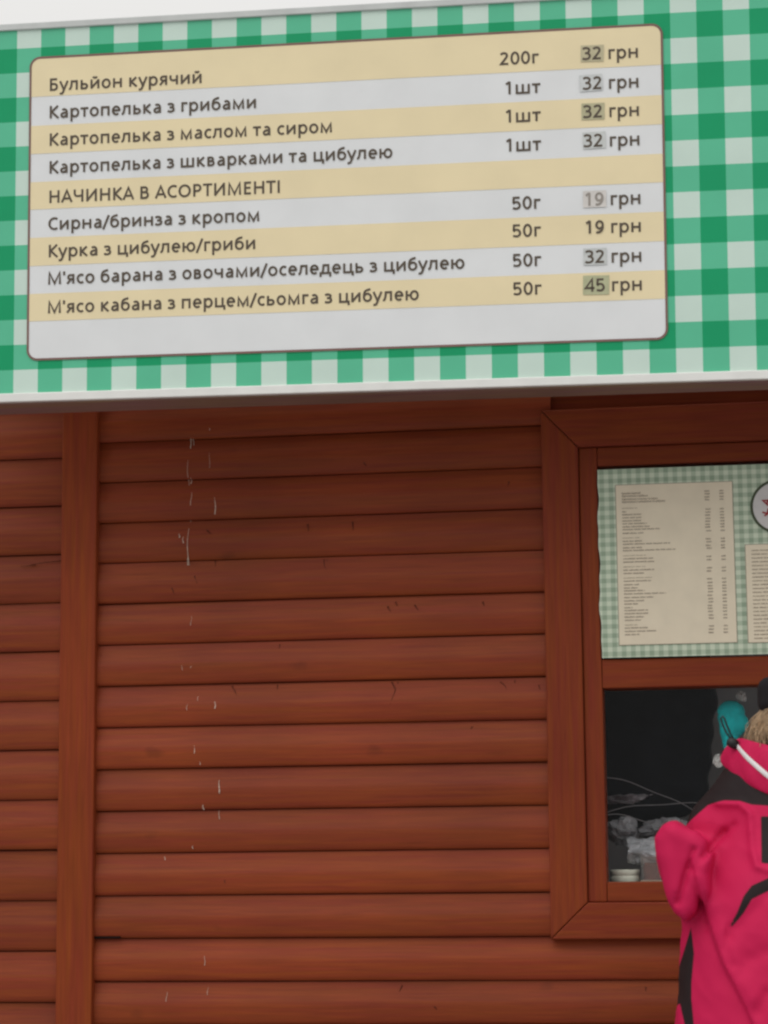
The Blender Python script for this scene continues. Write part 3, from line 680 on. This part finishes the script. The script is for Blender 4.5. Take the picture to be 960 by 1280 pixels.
# jar with a white ribbed lid, a reddish tub
jc = at(781.5, 1098, .098)
jar = thing('small_jar', 'small jar with a white ribbed lid at the lower left corner of the serving window', 'jar', (jc[0], jc[1], 1.1985))
MB().lathe([(.026, .0), (.028, .002), (.028, .026), (.026, .029)], 0, 0).build('jar_body', plain('jar_glass', (.35, .36, .30), .15, .6, .05), jar, True)
MB().lathe([(.0295, .0295), (.0310, .031), (.0310, .0435), (.0300, .0445), (.0300, .0460), (.0310, .0470), (.0310, .0565), (.0295, .058), (.010, .0582)], 0, 0).build('lid', plain('lid_white', (.82, .82, .70), .45, .4, .04), jar, True)
tc_ = at(828, 1100, .10)
tub = thing('plastic_tub', 'reddish clear plastic tub beside the white-lidded jar, half hidden by the pink sleeve', 'tub', (tc_[0], tc_[1], 1.1985))
tb_ = MB(); w2 = .042
tb_.box(-w2, w2, -.035, .035, .0, .003); tb_.box(-w2, w2, -.035, -.033, .0031, .085); tb_.box(-w2, w2, .033, .035, .0031, .085); tb_.box(-w2, -w2+.002, -.0329, .0329, .0031, .085); tb_.box(w2-.002, w2, -.0329, .0329, .0031, .085)
tb_.build('tub_body', glass('tub_plastic', .10, (.85, .78, .75)), tub)
MB().box(-w2+.004, w2-.004, -.031, .031, .0035, .072, .006).build('contents', plain('red_contents', (.26, .075, .05), .5, .4, .3, 60), tub)
MB().box(-w2-.003, w2+.003, -.038, -.0355, .032, .0355, .001).build('rim', plain('tub_rim', (.45, .32, .24), .4, .4), tub)

# ------------------------------------------------------------------ the customer
person = thing('person', 'customer in a pink ski jacket with dark shoulders, seen from behind at the window', 'person', (1.50, -0.6, 0))
PO = np.array([1.50, -0.6, 0.0])
def add_person(name, me, mat, parent=None, smooth=True):
    me.vertices.foreach_set('co', (np.array([v.co for v in me.vertices])-(PO if parent is None or True else 0)).ravel()); me.update()
    return link(name, me, mat, parent or person, smooth)
HC = np.array([1.533, -.60, 1.556])                                     # head centre
HND = np.array([1.372, -.125, 1.165])
SHL, ELL = np.array([1.358, -.600, 1.318]), np.array([1.312, -.635, 1.262])
WRL = np.array([1.335, -.30, 1.16])
SHR, ELR, WRR = np.array([1.665, -.59, 1.33]), np.array([1.73, -.62, 1.08]), np.array([1.66, -.37, 1.12])
HIP = np.array([1.51, -.62, .88])
def fingers(W, dirn, side):
    """finger chains: list of (a,b,ra,rb); slightly curled, thumb from the side of the palm"""
    d = np.array(dirn, float); d /= np.linalg.norm(d); up = np.array([0, 0, 1.]); s = np.cross(d, up); s /= np.linalg.norm(s); up = np.cross(s, d)
    out = []; pe = W+d*.085
    for k, (o, l) in enumerate(((-.030, .062), (-.010, .074), (.010, .078), (.030, .068))):
        a = pe+s*o*side; b = a+(d*.9-up*.25)*l*.5; c = b+(d*.6-up*.8)*l*.35; e = c+(d*.2-up)*l*.22
        out += [(a-d*.02, b, .0095, .0088), (b, c, .0088, .008), (c, e, .008, .007)]
    a = W+d*.03-s*.03*side; b = a-s*.028*side+d*.03-up*.008; c = b+d*.03-up*.012
    out += [(a, b, .012, .010), (b, c, .010, .008)]
    return out, (W+d*.015, W+d*.075, s)
fL, pL = fingers(WRL, (.10, 1, -.05), -1); fR, pR = fingers(WRR, (-.1, 1, .0), 1)
def body_fn(P):
    d = np.full(P.shape[:-1], 9.)
    def u(v, k=.03):
        nonlocal d; d = smin(d, v, k)
    u(ellip(P, HC+[0, -.005, .03], (.075, .093, .095))); u(ellip(P, HC+[0, .028, -.035], (.058, .066, .075)), .03)
    u(rcone(P, HC+[-.012, -.02, -.06], (1.497, -.60, 1.40), .053, .062))
    f = HC+np.array([0, .092, 0])
    u(rcone(P, f+[0, -.004, -.002], f+[0, .016, -.034], .009, .014), .012)       # nose
    u(ellip(P, f+[0, -.006, -.062], (.024, .012, .011)), .01)                     # mouth
    u(ellip(P, f+[0, -.012, -.100], (.025, .02, .018)), .02)                      # chin
    for s in (-1, 1):
        u(ellip(P, HC+[s*.077, -.005, -.012], (.010, .020, .030)), .006)           # ears
        d = np.maximum(d, -ellip(P, f+[s*.031, .006, .002], (.019, .014, .012)))  # eye sockets
    u(rcone(P, (1.505, -.60, 1.36), (1.51, -.61, 1.02), .115, .12, (1, 1.5, 1)), .05); u(rcone(P, (1.51, -.61, 1.02), HIP, .13, .15, (1, 1.4, 1)), .05)
    for sh, el, wr, fi, pa in ((SHL, ELL, WRL, fL, pL), (SHR, ELR, WRR, fR, pR)):
        u(rcone(P, sh, el, .034, .026)); u(rcone(P, el, wr, .026, .022))
        s = pa[2]
        u(rcone(P, pa[0]-s*.016, pa[1]-s*.024, .016, .014), .012); u(rcone(P, pa[0]+s*.016, pa[1]+s*.024, .016, .014), .012); u(rcone(P, pa[0], pa[1], .017, .015), .012)
        for a, b, ra, rb in fi: u(rcone(P, a, b, ra, rb), .004)
    for s in (-1, 1):
        h = HIP+[s*.085, 0, -.03]; kn = np.array([1.51+s*.105, -.60, .48]); an = np.array([1.51+s*.115, -.63, .10])
        u(rcone(P, h, kn, .088, .058)); u(rcone(P, kn, an, .058, .042)); u(rcone(P, an+[0, -.02, -.04], an+[s*.02, .14, -.055], .040, .032))
    return d
me, _ = surface(body_fn, (1.12, -.86, .0), (1.86, .02, 1.72), .0065)
M_skin = plain('skin', (.55, .33, .25), .5, .4, .06, 40)
add_person('body', me, M_skin)
M_eye = plain('eye_white', (.5, .48, .45), .2, .5)
for sd in (-1, 1):
    ey = MB(); r = bmesh.ops.create_uvsphere(ey.b, u_segments=16, v_segments=10, radius=.0115)['verts']
    for v in r: v.co += Vector(HC+[sd*.031, .086, .002]-PO)
    ey.build('eye', M_eye, person, True)

# jacket
def seg2(x, z, a, b):
    a, b = np.array(a), np.array(b); px, pz = x-a[0], z-a[1]; d = b-a; t = np.clip((px*d[0]+pz*d[1])/(d@d), 0, 1)
    return np.hypot(px-t*d[0], pz-t*d[1])
YB = -.735
def xz(px, py, Y=YB): p = at(px, py, Y); return (p[0], p[2])
CRE = [([(868, 1062), (858, 1092), (848, 1128)], 4, .007), ([(872, 1090), (878, 1118), (884, 1160)], 5, .004), ([(905, 1038), (882, 1064), (868, 1086)], 6, .007),
       ([(918, 1030), (896, 1052), (880, 1072)], 4, .004), ([(912, 1160), (908, 1185), (916, 1206)], 6, .005), ([(960, 1120), (930, 1150), (915, 1168)], 10, .005), ([(958, 1190), (935, 1200), (925, 1215)], 10, .004), ([(960, 1240), (948, 1262)], 8, .005)]
RID = [([(893, 1056), (872, 1092), (890, 1130)], 11, .006), ([(905, 1165), (913, 1205), (940, 1245)], 11, .006), ([(842, 1040), (838, 1075), (845, 1110)], 12, .004), ([(893, 1002), (925, 1004), (937, 1016), (940, 1060), (946, 1083), (975, 1092)], 4.5, .007)]
CRE = [([xz(*q) for q in p], w*.00135, a*1.35) for p, w, a in CRE]; RID = [([xz(*q) for q in p], w*.0014, a*1.3) for p, w, a in RID]
SLV = [(843, 1027), (829, 1033), (820, 1047), (821, 1068), (827, 1098), (833, 1126), (842, 1142), (858, 1153), (872, 1140), (884, 1100), (888, 1060), (872, 1040), (857, 1034)]
OVL = [(858, 1000), (866, 1082), (876, 1120), (884, 1150), (903, 1203), (933, 1260), (946, 1290), (1100, 1290), (1100, 1000)]
def inside(poly, x, z):
    c = np.zeros(x.shape, bool); n = len(poly)
    for i in range(n):
        (x1, z1), (x2, z2) = poly[i], poly[i-1]
        t = ((z1 > z) != (z2 > z)) & (x < (x2-x1)*(z-z1)/((z2-z1) if z2 != z1 else 1e-9)+x1); c ^= t
    return c
def jacket_fn(P):
    d = rcone(P, (1.505, -.605, 1.335), (1.505, -.615, 1.10), .158, .175, (1, 1.28, 1))
    d = smin(d, rcone(P, (1.500, -.615, 1.14), (1.496, -.62, .80), .227, .258, (1, 1.28, 1)), .05)
    d = smin(d, rcone(P, (1.500, -.60, 1.425), (1.502, -.60, 1.36), .075, .13, (1, 1.2, 1)), .05)
    d = smin(d, rcone(P, SHL, (1.44, -.60, 1.40), .070, .072), .035)
    d = smin(d, rcone(P, SHR, (1.57, -.60, 1.40), .070, .072), .035)
    d = smin(d, rcone(P, SHL, ELL, .058, .042), .012)
    # the bent sleeve, folded flat with a rounded edge
    pz = [xz(*q, -.70) for q in SLV]; bx = (P[..., 0] > 1.20) & (P[..., 0] < 1.37) & (P[..., 2] > 1.10) & (P[..., 2] < 1.38)
    lobe = np.full(d.shape, 9.0)
    if bx.any():
        x, z, y = P[..., 0][bx], P[..., 2][bx], P[..., 1][bx]
        dd = np.min([seg2(x, z, pz[i-1], pz[i]) for i in range(len(pz))], axis=0); dd = np.where(inside(pz, x, z), -dd, dd)+.024
        yy = np.abs(y+.69+.25*(x-1.27))-.030
        lobe[bx] = np.hypot(np.maximum(dd, 0), np.maximum(yy, 0))+np.minimum(np.maximum(dd, yy), 0)-.024
    d = smin(d, rcone(P, at(878, 1072, -.66), at(880, 1110, -.64), .036, .036), .012)
    d = smin(d, lobe, .006)
    d = smin(d, rcone(P, at(862, 1120, -.66), WRL, .034, .034), .010)
    d = smin(d, rcone(P, SHR, ELR, .072, .058), .025); d = smin(d, rcone(P, ELR, WRR, .058, .038), .02)
    b = P[..., 1] < -.56; x, z = P[..., 0], P[..., 2]
    near = np.abs(d) < .03
    pz = [xz(*q) for q in OVL]; sel = near & b & (z < 1.28)
    if sel.any():                                            # the back panel folds over the side panel
        xs_, zs_ = x[sel], z[sel]; e = np.min([seg2(xs_, zs_, pz[i], pz[i+1]) for i in range(6)], axis=0); ins = inside(pz, xs_, zs_)
        st_ = np.clip(.5+np.where(ins, e, -e)/.008, 0, 1); st_ = st_*st_*(3-2*st_)
        fade = np.clip((1.285-zs_)/.05, 0, 1)
        d[sel] = d[sel] - fade*(.013*st_*np.exp(-np.where(ins, e, 0)/.05) - .006*(1-st_)*np.exp(-e/.012))
    for L_, sgn in ((CRE, 1), (RID, -1)):
        for pts, w, a in L_:
            dist = np.min([seg2(x, z, pts[i], pts[i+1]) for i in range(len(pts)-1)], axis=0)
            d = d + sgn*a*np.exp(-(dist/w)**2)*(b & near)
    Q = P@np.array([[.8, 0, .6], [0, 1, 0], [-.6, 0, .8]])*np.array([1, .7, .42])      # folds run down from the shoulder
    d = d + .0030*noise3(P*np.array([1, 1, .75]), 11, 26) + .0065*np.abs(noise3(Q, 13, 48)) + .0035*np.abs(noise3(P*np.array([.6, .7, 1]), 14, 70)) + .0022*np.abs(noise3(P@np.array([[.7, 0, -.7], [0, 1, 0], [.7, 0, .7]])*np.array([1, .8, .45]), 15, 120)) - .004
    d = np.maximum(d, .79-P[..., 2])
    d = np.maximum(d, P[..., 1]-(-.335))
    return d
me, VV = surface(jacket_fn, (1.13, -.95, .76), (1.88, -.30, 1.53), .0045)
VV = np.array([v.co for v in me.vertices])
patches = [[(840, 1020), (857, 1030), (872, 1017), (885, 1006), (905, 1001), (925, 1002), (940, 1007), (1000, 1012), (1090, 1030), (1200, 1060), (1200, 880), (840, 880)],
           [(951, 1020), (1040, 1024), (1040, 1088), (952, 1079)],
           [(1010, 1094), (962, 1097), (940, 1107), (930, 1120), (922, 1140), (911, 1160), (917, 1157), (930, 1141), (940, 1124), (960, 1114), (1010, 1110)],
           [(866, 1158), (870, 1190), (867, 1225), (867, 1245), (871, 1285), (861, 1300), (858, 1275), (852, 1252), (840, 1262), (835, 1230), (849, 1210), (856, 1190)]]
dark = np.zeros(len(VV))
for k, pl in enumerate(patches):
    pz = [xz(*q, -.60 if k == 3 else YB) if k != 0 else xz(*q, -.66) for q in pl]
    ins = inside(pz, VV[:, 0], VV[:, 2]); dist = np.min([seg2(VV[:, 0], VV[:, 2], pz[i-1], pz[i]) for i in range(len(pz))], axis=0)
    mk = np.clip(.5+np.where(ins, dist, -dist)/.012, 0, 1)
    if k: mk = mk*(VV[:, 1] < -.50)
    dark = np.maximum(dark, mk)
cola = np.repeat(dark[:, None], 4, 1); cola[:, 3] = 1
at_ = me.color_attributes.new('cloth', 'FLOAT_COLOR', 'POINT'); at_.data.foreach_set('color', cola.astype(np.float32).ravel())
M_jk, nt, p, N, L = new_mat('jacket_cloth')
ca = N('ShaderNodeVertexColor'); ca.layer_name = 'cloth'
tc = N('ShaderNodeTexCoord'); no = N('ShaderNodeTexNoise'); no.inputs['Scale'].default_value = 420; L(tc.outputs['Object'], no.inputs['Vector'])
bu = N('ShaderNodeBump'); bu.inputs['Strength'].default_value = .25; bu.inputs['Distance'].default_value = .0006; L(no.outputs['Fac'], bu.inputs['Height']); L(bu.outputs[0], p.inputs['Normal'])
mr = N('ShaderNodeMapRange'); mr.inputs['From Min'].default_value = .42; mr.inputs['From Max'].default_value = .58; L(ca.outputs[0], mr.inputs['Value'])
mxc = N('ShaderNodeMix'); mxc.data_type = 'RGBA'; mxc.inputs['A'].default_value = (.55, .010, .076, 1); mxc.inputs['B'].default_value = (.020, .013, .014, 1)
L(mr.outputs[0], mxc.inputs['Factor']); L(mxc.outputs['Result'], p.inputs['Base Color']); p.inputs['Roughness'].default_value = .65; p.inputs['Specular IOR Level'].default_value = .18
jacket = add_person('jacket', me, M_jk)
# collar: a tall padded band round the neck
def collar_pts():
    key = [(180, at(905, 955, -.585), at(914, 929, -.585)), (205, at(915, 968, -.645), at(926, 922, -.64)), (232, at(941, 985, -.695), at(946, 927, -.69)), (262, at(975, 998, -.72), at(980, 934, -.715)),
           (300, at(1030, 1000, -.70), at(1030, 940, -.70)), (340, at(1075, 985, -.62), at(1068, 938, -.63)), (20, at(1078, 965, -.54), at(1068, 925, -.55)), (70, at(1030, 965, -.48), at(1022, 930, -.49)), (120, at(950, 960, -.48), at(955, 925, -.49)), (155, at(912, 952, -.53), at(922, 928, -.53))]
    lo = [k[1]-PO for k in key]; hi = [k[2]-PO for k in key]; return lo, hi
def closed_cr(P, n=8):
    out = []; k = len(P)
    for i in range(k):
        p0, p1, p2, p3 = P[i-1], P[i], P[(i+1) % k], P[(i+2) % k]
        for j in range(n):
            t = j/n; out.append(.5*(2*p1+(-p0+p2)*t+(2*p0-5*p1+4*p2-p3)*t*t+(-p0+3*p1-3*p2+p3)*t**3))
    return out
lo, hi = collar_pts(); lo, hi = closed_cr(lo), closed_cr(hi); nC = len(lo); cen = sum(lo)/nC
V, Fc = [], []; nv = 14; TH = .011
def collar_at(i, t):
    """outer surface of the collar, t from 0 (foot) to 1 (rim)"""
    i %= nC; p = lo[i]+(hi[i]-lo[i])*t; o = p-cen; o[2] = 0; o /= np.linalg.norm(o)
    return p, o
for i in range(nC):
    for j in range(nv):                                    # outer side up, over the rim, inner side down
        a = 2*math.pi*j/nv; t = .5+.5*math.sin(a-math.pi/2); p, o = collar_at(i, t)
        puff = math.cos(a-math.pi/2)*TH*(1+.25*math.sin(i*.9)*math.sin(a*2))
        V.append(p+o*puff)
for i in range(nC):
    for j in range(nv):
        i2, j2 = (i+1) % nC, (j+1) % nv; Fc.append((i*nv+j, i2*nv+j, i2*nv+j2, i*nv+j2))
M_pink = plain('pink_cloth', (.55, .011, .078), .62, .18, .05, 200)
collar = link('collar', mesh('c', V, Fc), M_pink, jacket, True)
sub = collar.modifiers.new('soft', 'SUBSURF'); sub.levels = 1; sub.render_levels = 2
pp = []
for k in range(0, 30):
    i = 7+k; t = .88-.036*k if k < 16 else .30; p, o = collar_at(i, max(t, .30)); pp.append(p+o*(TH*.98*math.sqrt(max(.05, 1-(2*max(t, .3)-1)**2))+.001))
pv_ = MB()
Vp, Fp = [], []
for i, q in enumerate(pp):
    tdir = pp[min(i+1, len(pp)-1)]-pp[max(i-1, 0)]; tdir /= np.linalg.norm(tdir); _, o = collar_at(7+i, .5); w = np.cross(tdir, o); w /= np.linalg.norm(w)
    Vp += [q+w*.0044, q+w*.0028+o*.0014, q-w*.0028+o*.0014, q-w*.0044]
for i in range(len(pp)-1):
    for j in range(3): a = i*4+j; Fp.append((a, a+1, a+5, a+4))
link('piping', mesh('p', Vp, Fp), plain('white_piping', (.72, .70, .70), .5, .4, .03), collar, True)
M_blk = plain('black_cord', (.012, .011, .012), .45, .4, .1, 60)
tg = at(916, 929, -.655)-PO
tm = MB(); tm.lathe([(.004, -.011), (.0085, -.008), (.0095, 0), (.0085, .008), (.004, .011)], 0, 0, 16)
for v in tm.b.verts: v.co = Vector((v.co.x, v.co.y, v.co.z)) @ Matrix.Rotation(R(55), 3, 'Y') + Vector(tg)
tm.build('cord_toggle', M_blk, jacket, True)
lp = [at(914, 924, -.655), at(908, 916, -.655), at(903, 905, -.655), at(901, 898, -.655), at(903, 895, -.655), at(906, 899, -.655), at(909, 908, -.655), at(913, 917, -.655), at(917, 924, -.655)]
MB().tube([tuple(q-PO) for q in [np.array(s) for s in lp]], .0017, 8).build('drawcord', M_blk, jacket, True)
# trousers and boots
def trouser_fn(P):
    d = rcone(P, (1.51, -.615, .90), (1.51, -.62, .80), .165, .175, (1, 1.35, 1))
    for s in (-1, 1):
        d = smin(d, rcone(P, HIP+[s*.085, 0, -.05], (1.51+s*.107, -.60, .48), .108, .085), .03); d = smin(d, rcone(P, (1.51+s*.107, -.60, .48), (1.51+s*.117, -.63, .13), .085, .088), .02)
    d = d+.004*noise3(P, 31, 30); return np.maximum(np.maximum(d, P[..., 2]-.93), .10-P[..., 2])
me, _ = surface(trouser_fn, (1.24, -.86, .08), (1.78, -.40, .95), .009); add_person('trousers', me, plain('dark_trousers', (.025, .024, .028), .7, .3, .15, 60))
for s in (-1, 1):
    def boot_fn(P, s=s):
        a = np.array([1.51+s*.117, -.63, .10]); d = rcone(P, a+[0, -.005, .10], a+[0, -.01, -.03], .062, .060); d = smin(d, rcone(P, a+[0, -.02, -.05], a+[s*.02, .15, -.055], .055, .046), .02)
        return np.maximum(d, .004-P[..., 2])
    me, _ = surface(boot_fn, (1.51+s*.117-.10, -.74, -.01), (1.51+s*.117+.11, -.40, .28), .008); add_person('boot', me, plain('boot', (.03, .026, .025), .5, .4, .15, 60))
# hat and hair
BZ0, BZ1 = at(950, 894, -.6)[2], at(955, 849, -.6)[2]
def hat_fn(P):
    zz = P[..., 2]
    d = np.maximum(np.abs(ellip(P, HC+[.008, -.01, .030], (.074, .098, .104)))-.006, BZ0+.012-zz)
    x, y = (P[..., 0]-HC[0])/.093, (P[..., 1]-HC[1]+.01)/.108
    rr = (np.hypot(x, y)-1)*.104; zc = (zz-(BZ0+BZ1)/2)
    br = np.hypot(rr, np.maximum(np.abs(zc)-(BZ1-BZ0)/2+.019, 0))-.0190
    d = smin(d, br, .006)
    return d + .0012*np.sin(np.arctan2(P[..., 0]-HC[0], P[..., 1]-HC[1])*64)
me, _ = surface(hat_fn, HC-[.14, .16, .07], HC+[.13, .14, .17], .0042); add_person('hat', me, plain('black_knit', (.016, .015, .017), .85, .2, .2, 150))
hm = MB(); g = np.random.default_rng(5)
for i in range(900):
    a = R(150+225*g.random())
    r0 = .068+.026*g.random(); st_ = HC+np.array([math.cos(a)*r0, -.012+math.sin(a)*(r0+.018), .0])
    out = .004+.026*g.random()+(.040*g.random() if a < R(225) else 0); ln = .065+.055*g.random(); tw = g.normal(size=2)*.012
    pts = []
    for k in range(7):
        t = k/6; w = math.sin(t*math.pi)*.45+t*.55
        pts.append(st_+np.array([math.cos(a)*out*w + tw[0]*t*t, math.sin(a)*out*w + tw[1]*t*t, -.01-ln*t])+g.normal(size=3)*.0016-PO)
    hm.tube([tuple(q) for q in pts], .0012, 4, .0003)
M_hair = plain('blond_hair', (.46, .31, .18), .45, .5, .35, 90)
def hairmass(P):
    d = ellip(P, HC+[0, -.028, -.030], (.079, .085, .075)); d = smin(d, rcone(P, HC+[0, -.05, -.06], HC+[0, -.055, -.105], .055, .045, (.85, 1, 1)), .02)
    return d+.003*np.sin(np.arctan2(P[..., 0]-HC[0], P[..., 1]-HC[1])*40+P[..., 2]*50)
me, _ = surface(lambda P: np.maximum(np.maximum(hairmass(P), P[..., 2]-HC[2]-.02), P[..., 1]-HC[1]-.02), HC-[.12, .16, .18], HC+[.12, .06, .05], .005)
hm.b.from_mesh(me)
bm2 = bmesh.new(); me.vertices.foreach_set('co', (np.array([v.co for v in me.vertices])-PO).ravel()); bm2.free()
# shift the mass part of the hair into the person's own space
nv_m = len(me.vertices); hm.b.verts.ensure_lookup_table()
for v in hm.b.verts[len(hm.b.verts)-nv_m:]: v.co -= Vector(PO)
hm.build('hair', M_hair, person, True)
